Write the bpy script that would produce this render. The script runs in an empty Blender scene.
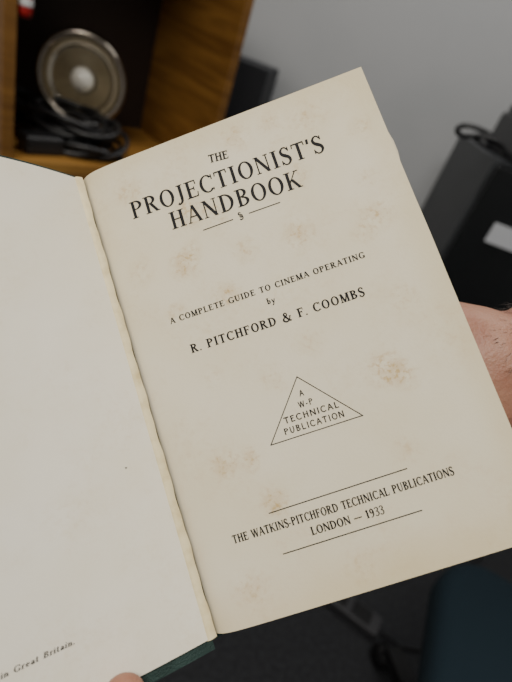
import bpy, bmesh, math, random
from math import sin, cos, pi, radians, exp
from mathutils import Vector as V, Matrix
random.seed(7)
COL=bpy.context.scene.collection

# ---------------------------------------------------------------- materials
def nmat(name, col, rough=0.6, metal=0.0, noise=None, bump=0.0, bscale=200, sss=0.0, spec=0.5, coat=0.0):
    m=bpy.data.materials.new(name); m.use_nodes=True
    nt=m.node_tree; b=nt.nodes['Principled BSDF']
    b.inputs['Base Color'].default_value=(*col,1); b.inputs['Roughness'].default_value=rough
    b.inputs['Metallic'].default_value=metal; b.inputs['Specular IOR Level'].default_value=spec
    b.inputs['Coat Weight'].default_value=coat
    if sss: 
        b.inputs['Subsurface Weight'].default_value=sss
        b.inputs['Subsurface Radius'].default_value=(1,.35,.2); b.inputs['Subsurface Scale'].default_value=.004
    tc=nt.nodes.new('ShaderNodeTexCoord')
    if noise:
        sc,col2,lo,hi=noise
        n=nt.nodes.new('ShaderNodeTexNoise'); n.inputs['Scale'].default_value=sc; n.inputs['Detail'].default_value=6
        nt.links.new(tc.outputs['Object'],n.inputs['Vector'])
        r=nt.nodes.new('ShaderNodeMapRange'); r.inputs[1].default_value=lo; r.inputs[2].default_value=hi
        nt.links.new(n.outputs['Fac'],r.inputs[0])
        mx=nt.nodes.new('ShaderNodeMix'); mx.data_type='RGBA'
        mx.inputs[6].default_value=(*col,1); mx.inputs[7].default_value=(*col2,1)
        nt.links.new(r.outputs[0],mx.inputs[0]); nt.links.new(mx.outputs[2],b.inputs['Base Color'])
    if bump:
        n=nt.nodes.new('ShaderNodeTexNoise'); n.inputs['Scale'].default_value=bscale; n.inputs['Detail'].default_value=4
        nt.links.new(tc.outputs['Object'],n.inputs['Vector'])
        bp=nt.nodes.new('ShaderNodeBump'); bp.inputs['Strength'].default_value=bump; bp.inputs['Distance'].default_value=.001
        nt.links.new(n.outputs['Fac'],bp.inputs['Height']); nt.links.new(bp.outputs[0],b.inputs['Normal'])
    return m

def paper(name, base, spots, fox=(.46,.27,.045), strength=.5, ambient=.22, edges=False):
    m=bpy.data.materials.new(name); m.use_nodes=True
    nt=m.node_tree; N=nt.nodes; L=nt.links; b=N['Principled BSDF']
    b.inputs['Roughness'].default_value=.55; b.inputs['Specular IOR Level'].default_value=.3
    tc=N.new('ShaderNodeTexCoord')
    acc=None
    def add(a_,b_):
        a=N.new('ShaderNodeMath'); a.operation='ADD'; L.new(a_,a.inputs[0]); L.new(b_,a.inputs[1]); return a.outputs[0]
    for (x,y,r,s) in spots:
        d=N.new('ShaderNodeVectorMath'); d.operation='DISTANCE'
        L.new(tc.outputs['Object'],d.inputs[0]); d.inputs[1].default_value=(x*.001,-y*.001,0)
        mr=N.new('ShaderNodeMapRange'); mr.interpolation_type='SMOOTHSTEP'
        mr.inputs[1].default_value=r*.001; mr.inputs[2].default_value=0; mr.inputs[3].default_value=0; mr.inputs[4].default_value=s
        L.new(d.outputs['Value'],mr.inputs[0])
        acc=mr.outputs[0] if acc is None else add(acc,mr.outputs[0])
    def nz(sc,lo,hi,amp,det):
        n1=N.new('ShaderNodeTexNoise'); n1.inputs['Scale'].default_value=sc; n1.inputs['Detail'].default_value=det; n1.inputs['Roughness'].default_value=.6
        L.new(tc.outputs['Object'],n1.inputs['Vector'])
        m1=N.new('ShaderNodeMapRange'); m1.inputs[1].default_value=lo; m1.inputs[2].default_value=hi; m1.inputs[4].default_value=amp
        L.new(n1.outputs['Fac'],m1.inputs[0]); return m1.outputs[0]
    acc=add(acc,nz(32,.42,.72,ambient*2,3))
    pat=add(nz(480,.50,.64,.6,3),nz(150,.36,.66,.62,5))
    mu=N.new('ShaderNodeMath'); mu.operation='MULTIPLY'; mu.use_clamp=True; L.new(acc,mu.inputs[0]); L.new(pat,mu.inputs[1])
    m2=N.new('ShaderNodeMath'); m2.operation='MULTIPLY'; m2.use_clamp=True; L.new(mu.outputs[0],m2.inputs[0]); m2.inputs[1].default_value=strength
    # age toning: large soft clouds, browner towards the margins of the leaf
    tone=nz(14,.3,.8,.7,3)
    if edges:
        sx=N.new('ShaderNodeSeparateXYZ'); L.new(tc.outputs['Object'],sx.inputs[0])
        for out,a0,a1 in (('X',.112,.128),('Y',-.012,.001),('Y',-.172,-.191)):
            r=N.new('ShaderNodeMapRange'); r.interpolation_type='SMOOTHSTEP'; r.inputs[1].default_value=a0; r.inputs[2].default_value=a1; r.inputs[4].default_value=.55
            L.new(sx.outputs[out],r.inputs[0]); tone=add(tone,r.outputs[0])
    mt=N.new('ShaderNodeMix'); mt.data_type='RGBA'; mt.clamp_factor=True; mt.inputs[6].default_value=(*base,1); mt.inputs[7].default_value=(base[0]*.89,base[1]*.84,base[2]*.68,1)
    L.new(tone,mt.inputs[0])
    mx=N.new('ShaderNodeMix'); mx.data_type='RGBA'; mx.inputs[7].default_value=(*fox,1)
    L.new(mt.outputs[2],mx.inputs[6])
    L.new(m2.outputs[0],mx.inputs[0]); L.new(mx.outputs[2],b.inputs['Base Color'])
    nb=N.new('ShaderNodeTexNoise'); nb.inputs['Scale'].default_value=900; nb.inputs['Detail'].default_value=3
    L.new(tc.outputs['Object'],nb.inputs['Vector'])
    bp=N.new('ShaderNodeBump'); bp.inputs['Strength'].default_value=.12; bp.inputs['Distance'].default_value=.0004
    L.new(nb.outputs['Fac'],bp.inputs['Height']); L.new(bp.outputs[0],b.inputs['Normal'])
    return m

def wood(name,c1,c2,scale=(2,40,40)):
    m=bpy.data.materials.new(name); m.use_nodes=True
    nt=m.node_tree; N=nt.nodes; L=nt.links; b=N['Principled BSDF']; b.inputs['Roughness'].default_value=.45
    tc=N.new('ShaderNodeTexCoord'); mp=N.new('ShaderNodeMapping'); mp.inputs['Scale'].default_value=scale
    L.new(tc.outputs['Object'],mp.inputs[0])
    n=N.new('ShaderNodeTexNoise'); n.inputs['Scale'].default_value=1.5; n.inputs['Detail'].default_value=8; n.inputs['Distortion'].default_value=.8
    L.new(mp.outputs[0],n.inputs['Vector'])
    cr=N.new('ShaderNodeValToRGB'); cr.color_ramp.elements[0].position=.35; cr.color_ramp.elements[1].position=.68
    cr.color_ramp.elements[0].color=(*c1,1); cr.color_ramp.elements[1].color=(*c2,1)
    L.new(n.outputs['Fac'],cr.inputs[0]); L.new(cr.outputs[0],b.inputs['Base Color'])
    return m

# ---------------------------------------------------------------- mesh helpers
def mk(name, verts, faces, mat, parent=None, mw=None, smooth=False):
    me=bpy.data.meshes.new(name); me.from_pydata([tuple(v) for v in verts],[],faces); me.update()
    if mat: me.materials.append(mat)
    if smooth:
        for p in me.polygons: p.use_smooth=True
    o=bpy.data.objects.new(name,me); COL.objects.link(o)
    if mw is not None: o.matrix_world=mw
    if parent: o.parent=parent
    return o
def empty(name, mw=None):
    o=bpy.data.objects.new(name,None); COL.objects.link(o); o.empty_display_size=.05
    if mw is not None: o.matrix_world=mw
    return o
def box(name,lo,hi,mat,parent=None,bev=.0,mw=None,seg=2):
    bm=bmesh.new(); bmesh.ops.create_cube(bm,size=1)
    for v in bm.verts:
        v.co=V([(lo[i]+hi[i])/2+v.co[i]*(hi[i]-lo[i]) for i in range(3)])
    if bev: bmesh.ops.bevel(bm,geom=bm.edges[:],offset=bev,segments=seg,affect='EDGES',profile=.5)
    me=bpy.data.meshes.new(name); bm.to_mesh(me); bm.free(); me.materials.append(mat)
    o=bpy.data.objects.new(name,me); COL.objects.link(o)
    if mw is not None: o.matrix_world=mw
    if parent: o.parent=parent
    return o
def lathe(name,prof,mat,parent=None,mw=None,seg=48):
    vs=[];fs=[]
    for r,z in prof:
        for k in range(seg):
            a=2*pi*k/seg; vs.append((r*cos(a),r*sin(a),z))
    for i in range(len(prof)-1):
        for k in range(seg):
            k2=(k+1)%seg; fs.append((i*seg+k,i*seg+k2,(i+1)*seg+k2,(i+1)*seg+k))
    return mk(name,vs,fs,mat,parent,mw,True)
def tube(name,pts,r,mat,parent=None,mw=None,cyclic=False):
    cu=bpy.data.curves.new(name,'CURVE'); cu.dimensions='3D'; cu.bevel_depth=r; cu.bevel_resolution=3; cu.resolution_u=8; cu.use_fill_caps=True
    s=cu.splines.new('BEZIER'); s.bezier_points.add(len(pts)-1)
    for bp,p in zip(s.bezier_points,pts):
        bp.co=p; bp.handle_left_type='AUTO'; bp.handle_right_type='AUTO'
    s.use_cyclic_u=cyclic; cu.materials.append(mat)
    o=bpy.data.objects.new(name,cu); COL.objects.link(o)
    if mw is not None: o.matrix_world=mw
    if parent: o.parent=parent
    return o

# ---------------------------------------------------------------- camera
CZ=1.2
R_=V((.9330,.1919,.3044)); UP_=V((-.3599,.4976,.7892)); F_=V((0,.8459,-.5333))
cam=bpy.data.cameras.new('camera'); co=bpy.data.objects.new('camera',cam); COL.objects.link(co)
m=Matrix.Identity(4)
for i in range(3): m[i][0]=R_[i]; m[i][1]=UP_[i]; m[i][2]=-F_[i]
m[2][3]=CZ
co.matrix_world=m
cam.sensor_fit='VERTICAL'; cam.sensor_height=24; cam.lens=473/682*24; cam.clip_start=.01
cam.dof.use_dof=True; cam.dof.focus_distance=.186; cam.dof.aperture_fstop=5.5
bpy.context.scene.camera=co

# ---------------------------------------------------------------- book frame
U=V((.7598,.2878,.5830)).normalized(); Vd=V((.6317,-.5387,-.5574)); Vd=(Vd-Vd.dot(U)*U).normalized()
Nn=U.cross(-Vd)
BM=Matrix.Identity(4)
for i in range(3): BM[i][0]=U[i]; BM[i][1]=-Vd[i]; BM[i][2]=Nn[i]
BM[0][3]=-.0968; BM[1][3]=.1899; BM[2][3]=CZ-.0756
def B(u,v,n): return (u*.001,-v*.001,n*.001)   # page millimetres -> local metres

spots=[(69,9,10,.7),(100,12,9,.5),(42,33,9,.9),(52,38,8,.6),(33,53,9,1.1),(38,49,6,.7),(46,71,8,.9),(24,70,6,.6),(93,118,10,1.2),(99,123,8,.8),(38,151,7,1.1),
 (80,58,10,.7),(58,56,8,.6),(111,61,9,.8),(104,66,7,.6),(24,132,8,.9),(34,134,7,.8),(15,50,9,.5),(70,100,9,.4),(110,95,8,.4),(20,178,10,.5),(60,181,9,.4),(118,25,8,.6),(20,15,9,.6),(88,35,8,.5),(84,8,7,.6),(112,45,6,.5),(52,108,8,.4),(30,100,7,.4),(90,148,8,.4)]
M_page=paper('title_paper',(.76,.70,.555),spots,strength=.72,ambient=.14,edges=True)
lspots=[(-18,35,7,1),(-22,70,6,1),(-16,120,7,.9),(-28,150,7,.9),(-12,160,5,.9),(-8,60,4,.9),(-26,100,6,.8),(-36,62,7,.8),(-40,112,7,.7),(-30,90,5,.7),(-30,48,6,.8),(-12,96,4,.8),(-14,20,6,.7)]
M_left=paper('verso_paper',(.80,.765,.66),lspots,strength=.75,ambient=.13)
M_hinge=nmat('gutter_paste',(.78,.68,.42),.6,noise=(150,(.60,.48,.24),.45,.75))
M_ink=nmat('ink',(.010,.010,.011),.7,spec=.2)
M_cloth=nmat('green_book_cloth',(.009,.028,.024),.75,noise=(120,(.018,.044,.038),.4,.7),bump=.6,bscale=1500)
def edgemat():
    m=nmat('page_edges',(.55,.48,.33),.8); nt=m.node_tree; b=nt.nodes['Principled BSDF']
    tc=nt.nodes.new('ShaderNodeTexCoord'); mp=nt.nodes.new('ShaderNodeMapping'); mp.inputs['Scale'].default_value=(20,20,5000)
    n=nt.nodes.new('ShaderNodeTexNoise'); n.inputs['Scale'].default_value=1
    cr=nt.nodes.new('ShaderNodeValToRGB'); cr.color_ramp.elements[0].color=(.30,.24,.14,1); cr.color_ramp.elements[1].color=(.68,.62,.48,1)
    cr.color_ramp.elements[0].position=.35; cr.color_ramp.elements[1].position=.6
    nt.links.new(tc.outputs['Object'],mp.inputs[0]); nt.links.new(mp.outputs[0],n.inputs['Vector']); nt.links.new(n.outputs['Fac'],cr.inputs[0]); nt.links.new(cr.outputs[0],b.inputs['Base Color'])
    return m
M_edge=edgemat()

book=empty('open_book',BM)
ID=Matrix.Identity(4)
PW,PH=127.0,190.0
def zp(u,v): return -3.4*exp(-max(u-1.5,0)/3.2)-1.1*exp(-max(u-1.5,0)/14)
def grid(name,f,us,vs,mat,par):
    vv=[f(u,v) for v in vs for u in us]; n=len(us)
    fs=[(j*n+i,(j+1)*n+i,(j+1)*n+i+1,j*n+i+1) for j in range(len(vs)-1) for i in range(n-1)]
    return mk(name,vv,fs,mat,par,None,True)
def lin(a,b,n): return [a+(b-a)*i/(n-1) for i in range(n)]
us=[1.5+ (PW-1.5)*(i/90)**1.5 for i in range(91)]
grid('title_page',lambda u,v:B(u,v,zp(u,v)),us,lin(0,PH,40),M_page,book)
M_leaf=nmat('leaf_paper',(.62,.55,.40),.7)
for k in range(6):
    e=[random.uniform(-.2,.6) for _ in range(3)]
    def f(u,v,k=k,e=e):
        s=u/PW; ext=(e[0]+e[1]*sin(v*.05+k)+ (.7 if (k in(1,3) and 34<v<44) else 0))
        return B(u+ext*s, v+(e[2]*.4 if v<1 else 0), zp(u,v)-.25*(k+1))
    grid('leaf_%d'%(k+1),f,us[::3],lin(0.3,PH-.3,40),M_leaf,book)
box('text_block',B(2,PH-.6,-12),B(PW-.4,.6,-6.0),M_edge,book)
box('text_block_top',B(16,PH-.5,-6.1),B(PW-.4,.5,-2.3),M_edge,book)
box('right_board',B(1,PH+3,-14.6),B(PW+2.5,-3,-12.05),M_cloth,book,bev=.0006)
def th(v): return radians(60-33*min(max(v/PH,-.1),1.1))
def LL(a,v,off=0.0):
    t=th(v)
    bul=1.6*sin(min(a/45,1)*pi)
    o=off+bul*.6
    return (-a*cos(t)+sin(t)*o, v, a*sin(t)+cos(t)*o)
def Lp(a,v,off=0): 
    p=LL(a,v,off); return B(p[0],p[1],p[2]-.6)
grid('verso_page',lambda a,v:Lp(a,v),lin(0,126,50),lin(0,PH,40),M_left,book)
grid('free_endpaper',lambda a,v:Lp(a,v,-.5),lin(0,126.8,40),lin(.2,PH-.3,30),nmat('endpaper',(.6,.56,.45),.7),book)
def solid(name,f,us,vs,mat,par):
    n=len(us); m_=len(vs); vv=[f(u,v,0) for v in vs for u in us]+[f(u,v,1) for v in vs for u in us]; K=n*m_
    fs=[]
    for j in range(m_-1):
        for i in range(n-1):
            a=j*n+i; fs.append((a,a+n,a+n+1,a+1)); fs.append((K+a,K+a+1,K+a+n+1,K+a+n))
    for i in range(n-1):
        fs.append((i,i+1,K+i+1,K+i)); a=(m_-1)*n+i; fs.append((a+1,a,K+a,K+a+1))
    for j in range(m_-1):
        a=j*n; fs.append((a+n,a,K+a,K+a+n)); a=j*n+n-1; fs.append((a,a+n,K+a+n,K+a))
    return mk(name,vv,fs,mat,par,None,False)
solid('left_board',lambda a,v,k:Lp(a,v,-1.0-2.6*k),lin(-1,130,40),lin(-1.5,PH+4.2,40),M_cloth,book)
def sp(s,v,k):
    a=V(LL(0,v,-2.0)); x0,z0=a[0],a[2]-.6; x1,z1=2,-13.4
    x=x0+(x1-x0)*s-5.5*sin(pi*s); z=z0+(z1-z0)*s
    return B(x+(1.0*k),v,z+.3*k)
solid('spine_cloth',sp,lin(0,1,14),lin(-1.6,PH+4.2,20),M_cloth,book)
def hg(s,v): 
    u=-1.6+3.8*s; w=.15*sin(v*.21)+.12*sin(v*.53)
    return B(u+w*s,v,-.65+.75*sin(pi*s)-1.6*s*s)
grid('gutter_strip',hg,lin(0,1,10),lin(-.2,PH+.3,90),M_hinge,book)

# ---------------------------------------------------------------- lettering
class Pen:
    def __init__(s,T=.15,t=.05,sl=.11,sth=.045): s.T,s.t,s.sl,s.th=T,t,sl,sth; s.q=[]
    def poly(s,*p): s.q.append(list(p))
    def d(s,x1,y1,x2,y2,w): s.poly((x1-w/2,y1),(x1+w/2,y1),(x2+w/2,y2),(x2-w/2,y2))
    def r(s,x1,y1,x2,y2): s.poly((x1,y1),(x2,y1),(x2,y2),(x1,y2))
    def stem(s,x,y1=0,y2=1,w=None,a=1,b=1):
        w=w or s.T; s.d(x,y1,x,y2,w)
        if s.sl>0:
            l=w/2+s.sl
            if a: s.r(x-l,y1,x+l,y1+s.th)
            if b: s.r(x-l,y2-s.th,x+l,y2)
    def arc(s,cx,cy,rx,ry,a0,a1,T=None,t=None):
        T=T or s.T; t=t or s.t; n=max(6,int(abs(a1-a0)/12))
        for i in range(n):
            A=radians(a0+(a1-a0)*i/n); Bq=radians(a0+(a1-a0)*(i+1)/n)
            s.poly((cx+rx*cos(A),cy+ry*sin(A)),(cx+rx*cos(Bq),cy+ry*sin(Bq)),(cx+(rx-T)*cos(Bq),cy+(ry-t)*sin(Bq)),(cx+(rx-T)*cos(A),cy+(ry-t)*sin(A)))
    def path(s,pts,ws):
        n=len(pts); L=[];Rr=[]
        for i in range(n):
            a=V(pts[max(i-1,0)]); b=V(pts[min(i+1,n-1)]); t=(b-a).normalized(); nn=V((-t.y,t.x))*ws[i]/2
            L.append(V(pts[i])+nn); Rr.append(V(pts[i])-nn)
        for i in range(n-1): s.poly(tuple(L[i]),tuple(L[i+1]),tuple(Rr[i+1]),tuple(Rr[i]))
def smoothpath(ctrl,ws,n=8):
    P=[V(c) for c in ctrl]; out=[];wo=[]
    for i in range(len(P)-1):
        p0=P[max(i-1,0)];p1=P[i];p2=P[i+1];p3=P[min(i+2,len(P)-1)]
        for k in range(n):
            t=k/n; q=.5*((2*p1)+(p2-p0)*t+(2*p0-5*p1+4*p2-p3)*t*t+(3*p1-p0-3*p2+p3)*t**3)
            out.append(tuple(q)); wo.append(ws[i]+(ws[i+1]-ws[i])*t)
    out.append(tuple(P[-1])); wo.append(ws[-1]); return out,wo
def glyph(c,pen):
    p=pen;T=p.T;t=p.t;s=p.sl>0
    w_=max(t,.06) if s else T
    if c=='I': p.stem(.18);return .36
    if c=='J': 
        p.stem(.27,.2,1,a=0); p.path(*smoothpath([(.27,.25),(.24,.02),(.10,-.1),(.0,-.04)],[T,T*.8,t*1.2,t*2.2]));return .45
    if c=='T':
        p.stem(.36,b=0); p.r(.02,1-t*1.1,.70,1)
        if s: p.d(.05,1,.03,.76,.06); p.d(.67,1,.69,.76,.06)
        return .72
    if c=='H': p.stem(.17); p.stem(.65); p.r(.17,.49,.65,.49+t); return .82
    if c in 'EF':
        p.stem(.16); p.r(.16,1-t,.60,1); p.r(.16,.49,.48,.49+t)
        if s: p.d(.58,1,.60,.74,.06); p.d(.47,.40,.47,.63,.055)
        if c=='E':
            p.r(.16,0,.62,t)
            if s: p.d(.60,0,.64,.28,.06)
            return .68
        return .63
    if c=='P': p.stem(.16); p.arc(.30,.735,.36,.265,-90,90); p.r(.16,1-t,.31,1); p.r(.16,.47,.31,.47+t); return .68
    if c=='R': p.stem(.16); p.arc(.30,.75,.34,.25,-90,90); p.r(.16,1-t,.31,1); p.r(.16,.5,.31,.5+t); p.d(.36,.52,.66,0,T*1.05); s and p.r(.58,0,.80,p.th); return .77
    if c=='B': p.stem(.16); p.arc(.29,.76,.32,.24,-90,90); p.arc(.29,.27,.38,.27,-90,90); p.r(.16,1-t,.3,1); p.r(.16,.51,.3,.51+t); p.r(.16,0,.3,t); return .70
    if c=='D': p.stem(.16); p.arc(.28,.5,.50,.5,-90,90); p.r(.16,1-t,.3,1); p.r(.16,0,.3,t); return .82
    if c=='O': p.arc(.42,.5,.41,.52,0,360); return .84
    if c in 'CG':
        p.arc(.43,.5,.42,.52,42,318)
        if s: p.d(.74,.98,.74,.68,.06)
        if c=='C':
            if s: p.d(.74,.05,.74,.2,.05)
            return .78
        p.stem(.70,.02,.42,a=0) ; return .84
    if c=='N': p.stem(.13,w=w_); p.stem(.70,w=w_,a=0); p.d(.13,1,.70,0,T*1.1); return .83
    if c=='M': p.stem(.13,w=w_); p.stem(.80); p.d(.15,1,.46,0,T); p.d(.46,0,.78,1,t*1.2); return .95
    if c=='A':
        p.d(.08,0,.38,1,w_); p.d(.38,1,.70,0,T); p.r(.2,.31,.6,.31+t)
        if s: p.r(-.02,0,.2,p.th); p.r(.56,0,.82,p.th)
        return .78
    if c=='K': p.stem(.16); p.d(.2,.36,.64,1,max(t,.06)); p.d(.34,.56,.68,0,T); s and (p.r(.52,1-p.th,.78,1),p.r(.56,0,.82,p.th)); return .8
    if c=='L': p.stem(.16); p.r(.16,0,.6,t); s and p.d(.58,0,.62,.3,.06); return .65
    if c=='U':
        p.stem(.17,.3,1,a=0); p.stem(.64,.3,1,w=w_,a=0)
        p.arc(.395,.33,.30,.35,180,270,T=T); p.arc(.395,.33,.275,.35,270,360,T=w_); return .8
    if c=='W':
        p.d(.1,1,.34,0,T); p.d(.34,0,.54,1,w_); p.d(.54,1,.78,0,T); p.d(.78,0,1.0,1,w_)
        if s: p.r(-.02,1-p.th,.22,1); p.r(.9,1-p.th,1.1,1); p.r(.43,1-p.th,.66,1)
        return 1.08
    if c=='S':
        if s: p.path(*smoothpath([(.50,.80),(.38,.97),(.22,.97),(.10,.80),(.16,.62),(.30,.51),(.46,.38),(.50,.20),(.38,.03),(.20,.02),(.06,.2)],[t,t,t*1.2,T*.85,T,T*1.15,T,T*.85,t*1.2,t,t])); p.d(.51,.98,.51,.74,.055); p.d(.06,.02,.06,.28,.055)
        else: p.path(*smoothpath([(.50,.82),(.38,.94),(.2,.94),(.09,.8),(.14,.62),(.30,.51),(.46,.40),(.51,.22),(.40,.06),(.2,.06),(.06,.2)],[T]*11))
        return .58
    if c=="'": p.d(.05,.72,.08,1.0,T*.8); return .14
    if c=='.': p.r(.02,0,.17,.15); return .2
    if c=='-': p.r(.02,.28,.32,.28+max(t,.11)); return .36
    if c=='_': p.r(0,.34,1.0,.46); return 1.05
    if c=='&':
        p.path(*smoothpath([(.82,.52),(.70,.18),(.46,.0),(.22,.02),(.08,.2),(.16,.42),(.42,.6),(.54,.80),(.42,.97),(.26,.9),(.26,.72),(.44,.42),(.70,.08),(.90,.02)],[t,t,t*1.5,T*.8,T,T*.7,t*1.3,T*.6,t,T*.7,T,T,T,t])); p.r(.70,.5,.94,.5+p.th); return .98
    if c=='1': p.stem(.22,b=0); p.d(.2,.98,.04,.8,.1); return .46
    if c=='9': p.arc(.27,.70,.25,.30,0,360,T=T*.85); p.path(*smoothpath([(.46,.7),(.44,.3),(.3,.05),(.1,0)],[T*.8,T*.8,T*.5,t])); return .60
    if c=='3': 
        p.path(*smoothpath([(.06,.84),(.2,.97),(.38,.94),(.43,.76),(.34,.58),(.2,.53),(.36,.48),(.46,.28),(.38,.06),(.2,-.01),(.03,.12)],[t*1.2,t*.8,t,T*.8,t,t*.7,t,T*.8,t*1.1,t*.8,t*1.2])); return .56
    x=.62
    if c=='b': p.stem(.12,0,1,a=0); p.arc(.30,.31,.25,.32,-140,140); return .58
    if c=='y': p.d(.26,0,.06,x,T*.9); p.path(*smoothpath([(.48,x),(.26,0),(.12,-.3),(.0,-.28)],[t*1.2,t*1.4,t*1.4,T])); s and (p.r(-.02,x-.04,.17,x),p.r(.38,x-.04,.56,x)); return .55
    if c=='r': p.stem(.12,0,x); p.path([(.16,.42),(.25,.58),(.36,.58)],[t,t*1.5,T]); return .38
    if c=='i': p.stem(.12,0,x); p.r(.06,.78,.19,.92); return .26
    if c=='n': p.stem(.12,0,x); p.stem(.44,0,.45,b=0); p.arc(.28,.40,.23,.22,0,160); return .58
    if c=='t': p.stem(.14,.05,.85,a=0,b=0); p.r(.02,x-.05,.32,x); p.arc(.26,.14,.18,.16,180,320); return .36
    if c=='e': p.arc(.26,.31,.25,.32,20,320); p.r(.08,.33,.5,.33+t); return .52
    if c=='d': p.arc(.25,.31,.25,.32,40,320); p.stem(.44,0,1,b=0); return .58
    if c=='a': p.arc(.22,.18,.2,.2,0,360); p.stem(.40,0,.42,b=0); p.arc(.24,.42,.22,.2,0,150); return .52
    return .34
def layout(txt,h,width,pen_args,spw=.38):
    items=[];nat=0
    for c in txt:
        if c==' ': items.append((None,spw)); nat+=spw; continue
        p=Pen(**pen_args); w=glyph(c,p); items.append((p.q,w)); nat+=w
    tr=(width/h-nat)/(len(txt)-1) if len(txt)>1 else 0
    xs=1.0
    if tr<.04 and len(txt)>1:
        xs=(width/h-.05*(len(txt)-1))/nat; tr=.05
    elif tr>.2 and len(txt)>1:
        xs=(width/h-.16*(len(txt)-1))/nat; tr=.16
    x=0;out=[]
    for q,w in items:
        if q:
            for poly in q: out.append([((a*xs+x)*h,b*h) for a,b in poly])
        x+=w*xs+tr
    return out
tv=[];tf=[]
def put(polys,u0,v0,u1,v1,z=.09):
    d=V((u1-u0,v1-v0)).normalized()
    for poly in polys:
        k=len(tv)
        for a,b in poly:
            u=u0+d.x*a+d.y*b; v=v0+d.y*a-d.x*b
            tv.append(B(u,v,zp(u,v)+z))
        tf.append(tuple(range(k,k+len(poly))))
def line(txt,h,u0,v0,u1,v1,pa):
    put(layout(txt,h,math.hypot(u1-u0,v1-v0),pa),u0,v0,u1,v1)
BIG=dict(T=.170,t=.070,sl=.09,sth=.05)
MED=dict(T=.205,t=.112,sl=.085,sth=.075)
BLD=dict(T=.21,t=.115,sl=.055,sth=.07)
SAN=dict(T=.16,t=.155,sl=0,sth=.0)
line("THE",3.6,55.9,16.0,64.2,16.9,MED)
line("PROJECTIONIST'S",7.5,18.7,27.2,101.5,28.9,BIG)
line("HANDBOOK",7.5,33.0,37.6,88.2,39.6,BIG)
def rule(u0,v0,u1,v1,w=.38):
    n=24
    for i in range(n):
        k=len(tv); s0=i/n; s1=(i+1)/n
        for s,o in ((s0,-w/2),(s1,-w/2),(s1,w/2),(s0,w/2)):
            u=u0+(u1-u0)*s; v=v0+(v1-v0)*s+o; tv.append(B(u,v,zp(u,v)+.09))
        tf.append((k,k+1,k+2,k+3))
rule(44.7,42.4,57.6,42.5); rule(64.4,42.4,77.6,42.6)
op=Pen(); op.path(*smoothpath([(.45,.8),(.2,.95),(.1,.7),(.5,.5),(.4,.25),(.2,.35),(.3,.6)],[.1,.14,.16,.18,.16,.14,.1])); op.path(*smoothpath([(.4,.4),(.55,.2),(.45,-.05),(.2,-.1),(.15,.05)],[.1,.16,.14,.14,.18]))
put([[(a*3,b*3) for a,b in q] for q in op.q],60.0,43.5,63,43.5)
line("A COMPLETE GUIDE TO CINEMA OPERATING",2.4,20.6,74.6,101.0,75.6,MED)
line("by",2.4,59.6,80.3,62.8,80.35,MED)
line("R. PITCHFORD & F. COOMBS",3.5,25.3,88.5,95.8,89.7,MED)
ax,lx,rx=(61,110.5),(43.4,131.5),(79.2,131.8)
def seg(a,b,w=.34):
    d=(V(b)-V(a)).normalized(); n=V((-d.y,d.x))*w/2; a=V(a)-d*w/2;b=V(b)+d*w/2
    for i in range(10):
        k=len(tv); p=a.lerp(b,i/10); q=a.lerp(b,(i+1)/10)
        for r in (p+n,q+n,q-n,p-n): tv.append(B(r.x,r.y,zp(r.x,r.y)+.09))
        tf.append((k,k+1,k+2,k+3))
seg(ax,lx);seg(lx,rx);seg(rx,ax)
line("A",2.3,59.6,117.9,61.5,117.95,SAN)
line("W-P",2.3,57.9,121.9,63.6,122.0,SAN)
line("TECHNICAL",2.4,50.9,125.8,72.3,126.3,SAN)
line("PUBLICATION",2.4,49.6,129.7,73.0,130.1,SAN)
rule(34.7,154.6,87.6,154.5); rule(35.1,169.6,87.4,169.6)
line("THE WATKINS-PITCHFORD TECHNICAL PUBLICATIONS",3.0,18.8,161.1,102.6,161.5,BLD)
line("LONDON _ 1933",2.95,47.4,166.5,74.8,166.8,BLD)
mk('printed_title_text',tv,tf,M_ink,book)
tv=[];tf=[]
q=layout("Printed in Great Britain.",1.8,33,dict(T=.18,t=.10,sl=.07,sth=.06))
for poly in q:
    k=len(tv)
    for a,b in poly: tv.append(Lp(75.5-(a+b*.25),171.0-b,.12))
    tf.append(tuple(range(k,k+len(poly))))
mk('imprint_text',tv,tf,nmat('faded_ink',(.04,.038,.036),.7),book)
mk('ink_speck',[Lp(13,122,.1),Lp(12.3,122.1,.1),Lp(12.3,122.5,.1),Lp(12.9,122.6,.1)],[(0,1,2,3)],M_ink,book)

# ---------------------------------------------------------------- hands
M_skin=nmat('skin',(.34,.17,.11),.5,noise=(60,(.29,.12,.078),.4,.7),bump=.35,bscale=700,sss=.1)
M_nail=nmat('nail',(.50,.30,.24),.28)
M_sleeve=nmat('sleeve_cloth',(.02,.03,.045),.9,bump=.5,bscale=600)
def capsule(bm,p,q,r1,r2):
    p=V(p);q=V(q); L=(q-p).length; n=max(1,int(L/ (min(r1,r2)*.35)))
    for i in range(n+1):
        t=i/n; c=p.lerp(q,t); r=r1+(r2-r1)*t
        bmesh.ops.create_icosphere(bm,subdivisions=2,radius=r,matrix=Matrix.Translation(c))
def hand(name,chains,vox=.0016,mw=BM):
    bm=bmesh.new()
    for ch in chains:
        for a,b in zip(ch[:-1],ch[1:]):
            capsule(bm,B(*a[:3]),B(*b[:3]),a[3]*.001,b[3]*.001)
    me=bpy.data.meshes.new('skin'); bm.to_mesh(me); bm.free(); me.materials.append(M_skin)
    root=empty(name,mw)
    o=bpy.data.objects.new('skin',me); COL.objects.link(o); o.parent=root
    r=o.modifiers.new('r','REMESH'); r.mode='VOXEL'; r.voxel_size=vox; r.use_smooth_shade=True
    s=o.modifiers.new('s','SMOOTH'); s.iterations=8; s.factor=.5
    return root
wr=(143,134,-42,24)
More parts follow.
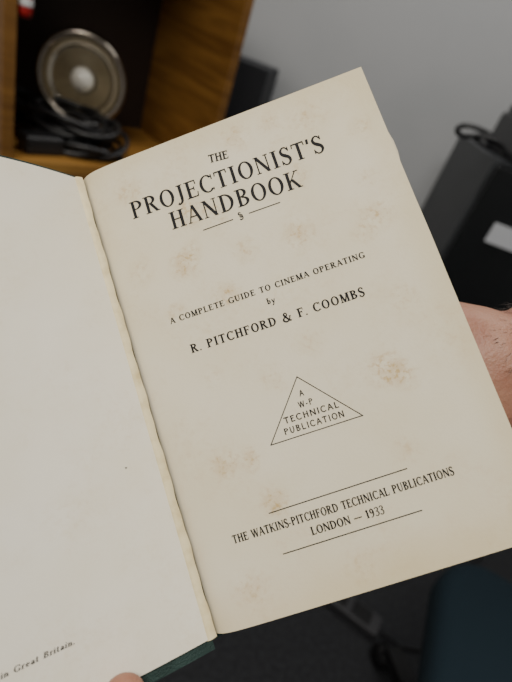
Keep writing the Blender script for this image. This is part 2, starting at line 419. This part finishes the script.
hA=hand('supporting_hand',[
 [(146,134,-43,25.5),(175,136,-49,27),(230,143,-66,33),(320,165,-105,39)],
 [(143,128,-41,23),(112,124,-36,18),(78,112,-27,11),(50,106,-24.5,9),(32,102,-23.5,8.3),(16,99,-22.8,7.4)],
 [wr,(112,132,-36,18),(73,129,-27,11),(42,127,-24.8,9.2),(22,125,-23.8,8.5),(6,124,-23,7.5)],
 [wr,(112,142,-36,18),(77,146,-27,10.5),(50,148,-24.5,8.8),(31,149,-23.5,8.2),(16,149,-22.8,7.3)],
 [(143,140,-42,23),(115,150,-36,16),(86,161,-27,9.8),(66,166,-24,8),(52,168,-23,7.4),(41,169,-22.4,6.8)],
 [(140,122,-40,20),(118,104,-33,14),(98,86,-27,11),(80,74,-25,9.8),(66,65,-24.5,8.4)]],vox=.002)
sl=[(300,159,-96,41),(330,168,-112,46),(400,190,-150,52),(470,215,-190,56)]
def sleeve(par,sl,sg=32):
    vs=[];fs=[]
    for i,a in enumerate(sl):
        p=V(B(*a[:3])); pn=V(B(*sl[min(i+1,len(sl)-1)][:3])); pp=V(B(*sl[max(i-1,0)][:3])); t=(pn-pp).normalized()
        e1=t.cross(V((0,0,1))).normalized(); e2=t.cross(e1)
        for k in range(sg):
            an=2*pi*k/sg; rr=a[3]*.001*(1+.04*sin(3*an+i)); vs.append(p+e1*cos(an)*rr+e2*sin(an)*rr)
    for i in range(len(sl)-1):
        for k in range(sg): fs.append((i*sg+k,i*sg+(k+1)%sg,(i+1)*sg+(k+1)%sg,(i+1)*sg+k))
    o=mk('sleeve',vs,fs,M_sleeve,par,None,True); so=o.modifiers.new('s','SOLIDIFY'); so.thickness=.003
sleeve(hA,sl)
M_hair=nmat('arm_hair',(.04,.025,.018),.6)
hv=[];hf=[]
for i in range(600):
    u=random.uniform(142,225); an=random.uniform(-.1,1.9)
    t=(u-146)/60; r=25.6+1.2*t; cy=134+2*t; cz=-43-7*t
    dirv=V((0,-cos(an),sin(an))); p=V((u,cy,cz))+dirv*r*.97
    q=p+dirv*random.uniform(1.2,3.2)+V((-random.uniform(2,6),random.uniform(-2,2),0))
    mm=(p+q)/2+dirv*.6; k=len(hv); w=V((0,.06,.06))
    for x in (p-w,p+w,mm+w,mm-w,q): hv.append(B(*x))
    hf+= [(k,k+1,k+2,k+3),(k+3,k+2,k+4)]
mk('arm_hair',hv,hf,M_hair,hA)
wb=(-42,312,-30,23)
hB=hand('holding_hand',[
 [(-24,190.5,22.5,7.6),(-23.5,200,23,8.6),(-24,222,20,9.6),(-24,248,8,11.5),(-30,276,-10,15),(-40,305,-28,22)],
 [wb,(-62,272,6,16),(-88,234,32,10.5),(-91,204,35,9),(-90,184,35,8.3),(-88,168,35.5,7.3)],
 [wb,(-52,268,-2,17),(-72,234,20,11),(-75,200,24,9.2),(-72,178,25.5,8.5),(-70,160,26,7.5)],
 [wb,(-42,270,-10,16),(-56,236,10,10.5),(-59,206,13,8.8),(-57,186,14.5,8.2),(-55,170,15,7.3)],
 [(-40,312,-32,22),(-34,272,-16,14),(-41,240,0,9.8),(-44,216,3,8),(-43,202,4.5,7.4),(-41,190,5.5,6.8)],
 [(-42,308,-30,23),(-36,350,-50,25),(-20,410,-82,33),(0,460,-108,38)]],vox=.0016)
sleeve(hB,[(-12,432,-95,41),(0,462,-110,46),(20,530,-148,52),(40,590,-178,56)])
nv=[];nf=[]
for j in range(7):
    for i in range(9):
        s=i/8*2-1; t=j/6; an=s*1.0; r=8.15
        nv.append(B(-24+sin(an)*r*.95, 186.5+t*11+ (s*s*1.8 if j==0 else 0), 22.6+cos(an)*r*.98))
for j in range(6):
    for i in range(8): a=j*9+i; nf.append((a,a+9,a+10,a+1))
mk('thumbnail',nv,nf,M_nail,hB,None,True)

# ---------------------------------------------------------------- room
M_wall=nmat('wall_paint',(.47,.48,.49),.8,noise=(3,(.43,.445,.455),.4,.7),bump=.1,bscale=150)
M_floor=nmat('carpet',(.020,.021,.024),.95,noise=(90,(.036,.038,.043),.4,.7),bump=.8,bscale=400)
M_ceil=nmat('ceiling_paint',(.7,.7,.68),.9)
box('floor',(-1.7,-1.5,-.05),(1.9,1.9,0),M_floor)
box('wall_back',(-1.7,1.8,0),(1.9,1.9,2.6),M_wall)
box('wall_left',(-1.8,-1.5,0),(-1.7,1.9,2.6),M_wall)
box('wall_right',(1.9,-1.5,0),(2.0,1.9,2.6),M_wall)
box('wall_front',(-1.7,-1.6,0),(1.9,-1.5,2.6),M_wall)
box('ceiling',(-1.7,-1.5,2.6),(1.9,1.9,2.65),M_ceil)
box('baseboard_back',(-1.7,1.785,0),(1.9,1.8,.09),nmat('skirting',(.25,.25,.25),.5))

M_wood=wood('golden_wood',(.13,.056,.011),(.25,.12,.026),(3,3,30))
M_wood2=wood('shelf_wood',(.24,.11,.022),(.36,.19,.045),(3,25,3))
M_dark=nmat('dark_back_panel',(.022,.013,.009),.6)
wd=V((.616,.787,0)).normalized(); dd=V((-wd.y,wd.x,0))
CM=Matrix.Identity(4)
for i in range(3): CM[i][0]=wd[i]; CM[i][1]=dd[i]
CM[0][3]=-.524-.022*wd.x; CM[1][3]=.80-.022*wd.y; CM[2][3]=0
cab=empty('wooden_cabinet',CM)
W_,D_=.467,.32; SH=.87; TOP=1.45
box('left_panel',(0,0,0),(.020,D_,TOP),M_wood,cab,bev=.0015)
box('right_panel',(W_-.020,0,0),(W_,D_,TOP),M_wood,cab,bev=.0015)
box('back_panel',(.02,D_-.012,.05),(W_-.02,D_,TOP-.02),M_dark,cab)
box('shelf_board',(.02,.001,SH-.02),(W_-.02,D_-.012,SH),M_wood2,cab,bev=.001)
box('top_board',(.02,0,TOP-.02),(W_-.02,D_-.012,TOP),M_wood,cab,bev=.001)
box('plinth',(.02,.02,0),(W_-.02,.04,.06),M_wood,cab)
box('bottom_board',(.02,.02,.06),(W_-.02,D_-.012,.08),M_wood,cab)
box('door_leaf_1',(.022,-.0,.085),(W_/2-.002,.018,SH-.022),M_wood,cab,bev=.002)
box('door_leaf_2',(W_/2+.002,-.0,.085),(W_-.022,.018,SH-.022),M_wood,cab,bev=.002)
M_steel=nmat('steel',(.6,.6,.6),.25,metal=1)
for k,x in enumerate((W_/2-.03,W_/2+.03)):
    lathe('knob_%d'%(k+1),[(0,.022),(.010,.020),(.012,.014),(.006,.006),(.006,0)],M_steel,cab,Matrix.Translation((x,0,.6))@Matrix.Rotation(pi/2,4,'X'),20)

# reflector lamp
M_refl=nmat('reflector_metal',(.70,.64,.53),.07,metal=1.0)
M_rim=nmat('lamp_rim',(.34,.30,.25),.18,metal=1.0)
M_blk=nmat('black_plastic',(.012,.012,.013),.4)
M_glass=nmat('frosted_bulb',(.88,.85,.76),.08,coat=1.0)
lampc=V((-.540,1.045,CZ-.208)); view=(V((.05,-.25,CZ+.06))-lampc).normalized()
LM=view.to_track_quat('Z','Y').to_matrix().to_4x4(); LM.translation=lampc
lamp=empty('reflector_lamp',LM)
lathe('reflector_bowl',[(.012,-.066),(.020,-.065),(.029,-.061),(.037,-.055),(.045,-.047),(.053,-.037),(.060,-.027),(.0615,-.023),(.064,-.023),(.071,-.011),(.076,.000)],M_refl,lamp,None,72)
lathe('outer_rim',[(.076,.000),(.078,.006),(.083,.009),(.088,.007),(.091,.001),(.090,-.006),(.082,-.012),(.070,-.034),(.054,-.054),(.032,-.068),(.016,-.072)],M_rim,lamp,None,72)
lathe('bulb',[(.0,-.004),(.011,-.006),(.020,-.013),(.025,-.025),(.022,-.038),(.014,-.050),(.012,-.066)],M_glass,lamp,None,36)
lathe('bulb_collar',[(.013,-.058),(.019,-.056),(.022,-.062),(.020,-.067)],M_blk,lamp,None,36)
lathe('socket_housing',[(.0,-.13),(.018,-.128),(.022,-.12),(.024,-.075),(.020,-.070),(.014,-.066)],M_blk,lamp,None,28)
base_l=LM.inverted()@V((lampc.x-.02,lampc.y+.05,SH+.003))
bmw=Matrix.Translation(base_l)@LM.inverted().to_3x3().to_4x4()
lathe('foot_plate',[(0,.012),(.05,.012),(.056,.008),(.058,-.003),(0,-.003)],M_blk,lamp,bmw,32)
tube('stand_arm',[base_l,base_l.lerp(V((0,0,-.10)),.5),V((0,0,-.10))],.006,M_blk,lamp)

cabl=empty('coiled_cable',Matrix.Translation((-.530,.985,SH)))
for L_ in range(5):
    pts=[]
    rad=.054+.010*L_
    for i in range(40):
        a=i/40*2*pi*3
        r=rad+.016*sin(a*1.7+L_*2)
        pts.append((r*cos(a)*1.15,r*.72*sin(a),.008+.014*(L_%4)+.010*(1+sin(a*2.3+L_))))
    tube('cable_loop_%d'%(L_+1),pts,.0055,M_blk,cabl)
tube('cable_tail',[(.06,.02,.03),(.09,.05,.05),(.12,.03,.035),(.10,-.02,.01),(.05,-.05,.006)],.005,M_blk,cabl)
box('plug_body',(-.03,-.035,.03),(.015,-.005,.06),M_blk,cabl,bev=.006)
adp=empty('power_adapter',CM@Matrix.Translation((.095,.055,SH+.001))@Matrix.Rotation(.1,4,'Z'))
box('adapter_case',(-.045,-.022,0),(.03,.022,.034),M_blk,adp,bev=.006,seg=3)
tube('adapter_lead',[(.03,0,.015),(.045,0,.018),(.06,.01,.012),(.07,.02,.006)],.003,M_blk,adp)
M_red=nmat('red_plastic',(.45,.02,.02),.35)
sd=empty('screwdriver',CM@Matrix.Translation((.035,.015,CZ-.108)))
lathe('handle',[(0,0),(.009,.002),(.012,.010),(.011,.03),(.012,.06),(.009,.075),(.006,.08)],M_red,sd,None,20)
lathe('collar',[(.0125,.018),(.0128,.020),(.0128,.026),(.0125,.028)],nmat('white_plastic',(.7,.7,.7),.4),sd,None,20)
lathe('shaft',[(.003,.078),(.003,.17),(.0045,.176),(0,.18)],M_steel,sd,None,12)

spk=empty('loudspeaker',Matrix.Translation((-.30,1.55,0)))
M_char=nmat('charcoal_vinyl',(.022,.024,.029),.6)
box('speaker_case',(-.085,0,0),(.055,.2,1.10),M_char,spk,bev=.004)
for k,(z,r) in enumerate(((.55,.055),(.75,.055),(.93,.022))):
    lathe('driver_%d'%(k+1),[(0,-.010),(r*.3,-.008),(r*.4,-.018),(r*.85,-.004),(r,.002),(r*1.08,.001),(r*1.1,-.004)],M_blk,spk,Matrix.Translation((-.015,-.002,z))@Matrix.Rotation(pi/2,4,'X'),32)

M_fc=nmat('dark_grey_steel',(.040,.044,.048),.45,noise=(8,(.032,.035,.038),.4,.7))
M_fcf=nmat('black_steel_front',(.008,.009,.010),.4)
fc=empty('filing_cabinet',Matrix.Translation((.375,1.25,0)))
FH=1.115
M_card=nmat('white_card',(.6,.62,.66),.5)
box('carcass',(0,.02,0),(.46,.50,FH),M_fc,fc,bev=.003)
for k in range(3):
    z0=.05+k*.355
    box('drawer_%d'%(k+1),(.008,0,z0),(.452,.02,z0+.345),M_fcf,fc,bev=.003)
    box('pull_%d'%(k+1),(.17,-.018,z0+.25),(.31,-.002,z0+.265),M_steel,fc,bev=.003)
    box('label_%d'%(k+1),(.072,-.004,z0+.178),(.155,-.0005,z0+.228),M_card,fc)
pr=empty('desktop_printer',Matrix.Translation((.43,1.30,FH)))
box('printer_body',(0,0,0),(.36,.34,.10),M_blk,pr,bev=.012,seg=3)
box('printer_lid',(.01,.01,.10),(.35,.33,.125),M_char,pr,bev=.008,seg=3)
box('paper_tray',(.05,-.05,.015),(.31,.02,.03),M_char,pr,bev=.004)
box('output_slot',(.04,-.004,.05),(.32,.002,.08),M_fcf,pr)
cb=empty('power_cable',Matrix.Translation((.375,1.25,FH)))
tube('lead_1',[(.08,.06,.006),(.02,.03,.02),(-.06,.02,.045),(-.11,.03,.035),(-.10,.05,.02),(-.04,.08,.03),(.02,.12,.015),(.06,.1,.006)],.006,M_blk,cb)
tube('lead_2',[(.07,.02,.006),(.02,-.0,.012),(-.02,-.008,.035),(-.07,.005,.03),(-.05,.04,.02),(.01,.07,.012)],.005,M_blk,cb)
box('plug_body',(.05,.0,.002),(.10,.03,.028),M_blk,cb,bev=.005)

M_teal=nmat('navy_teal_fabric',(.003,.016,.026),.9,bump=.7,bscale=500)
ch=empty('office_chair',Matrix.Translation((.70,.40,0))@Matrix.Rotation(-.25,4,'Z'))
def cushion(name,cx,cy,cz,sx,sy,sz,par,mat,rot=None):
    bm=bmesh.new(); bmesh.ops.create_cube(bm,size=1)
    for v in bm.verts: v.co=V((v.co.x*sx,v.co.y*sy,v.co.z*sz))
    vert=[e for e in bm.edges if abs((e.verts[0].co-e.verts[1].co).normalized()[(0 if sx==min(sx,sy,sz) else 1 if sy==min(sx,sy,sz) else 2)])>.9]
    bmesh.ops.bevel(bm,geom=vert,offset=.10,segments=8,affect='EDGES',profile=.5)
    bmesh.ops.bevel(bm,geom=[e for e in bm.edges if len(e.link_faces)==2 and e.calc_face_angle()>.8],offset=min(sx,sy,sz)*.42,segments=4,affect='EDGES',profile=.6)
    bm.transform(Matrix.Translation((cx,cy,cz))@(rot or ID))
    me=bpy.data.meshes.new(name); bm.to_mesh(me); bm.free(); me.materials.append(mat)
    for p in me.polygons: p.use_smooth=True
    o=bpy.data.objects.new(name,me); COL.objects.link(o); o.parent=par
cushion('seat',0,0,.44,.50,.48,.085,ch,M_teal)
cushion('backrest',.02,-.27,.80,.44,.07,.50,ch,M_teal,Matrix.Rotation(.12,4,'X'))
box('seat_pan',(-.2,-.2,.375),(.2,.2,.40),M_blk,ch,bev=.01)
box('back_bar',(-.03,-.29,.37),(.03,-.27,.75),M_blk,ch,bev=.006)
box('back_bar_foot',(-.03,-.29,.365),(.03,-.1,.38),M_blk,ch,bev=.004)
lathe('gas_column',[(.025,.10),(.025,.25),(.018,.25),(.018,.38)],M_blk,ch,None,24)
lathe('hub',[(0,.13),(.04,.13),(.045,.08),(0,.08)],M_blk,ch,None,24)
for k in range(5):
    a=2*pi*k/5+2.2
    rm=Matrix.Rotation(a,4,'Z')
    vs=[];prof=[(.03,.13,.028,.05),(.30,.085,.02,.028)]
    for (x,zt,hw,h) in prof:
        vs+=[(x,-hw,zt),(x,hw,zt),(x,hw,zt-h),(x,-hw,zt-h)]
    mk('base_leg_%d'%(k+1),vs,[(0,1,2,3),(4,7,6,5),(0,4,5,1),(1,5,6,2),(2,6,7,3),(3,7,4,0)],M_blk,ch,rm)
    lathe('caster_%d'%(k+1),[(0,-.022),(.026,-.022),(.030,-.016),(.030,-.004),(.022,-.002),(.022,.002),(.030,.004),(.030,.016),(.026,.022),(0,.022)],M_blk,ch,rm@Matrix.Translation((.30,0,.030))@Matrix.Rotation(pi/2,4,'X'),24)
ps=empty('power_strip',Matrix.Translation((.43,.80,0))@Matrix.Rotation(-.35,4,'Z'))
box('strip_body',(-.16,-.03,0),(.16,.03,.035),nmat('grey_plastic',(.05,.05,.055),.4),ps,bev=.005)
for k in range(4):
    box('outlet_%d'%(k+1),(-.14+k*.072,-.022,.034),(-.085+k*.072,.022,.038),M_blk,ps,bev=.002)
tube('strip_lead',[(.16,0,.02),(.25,.02,.008),(.33,.12,.006),(.3,.3,.006),(.4,.5,.006)],.004,M_blk,ps)

# ---------------------------------------------------------------- lights
def area(name,loc,rot,sx,sy,e,col=(1,.95,.87)):
    l=bpy.data.lights.new(name,'AREA'); l.shape='RECTANGLE'; l.size=sx; l.size_y=sy; l.energy=e; l.color=col
    o=bpy.data.objects.new(name,l); COL.objects.link(o); o.location=loc; o.rotation_euler=rot; return o
area('ceiling_light',(-.45,-.50,2.55),(0,0,0),1.0,.5,37)
area('ceiling_light.001',(.25,1.0,2.55),(0,0,0),1.2,.3,13,(1,.97,.94))
w=bpy.data.worlds.new('world'); bpy.context.scene.world=w; w.use_nodes=True
w.node_tree.nodes['Background'].inputs[0].default_value=(.7,.75,.8,1); w.node_tree.nodes['Background'].inputs[1].default_value=.3
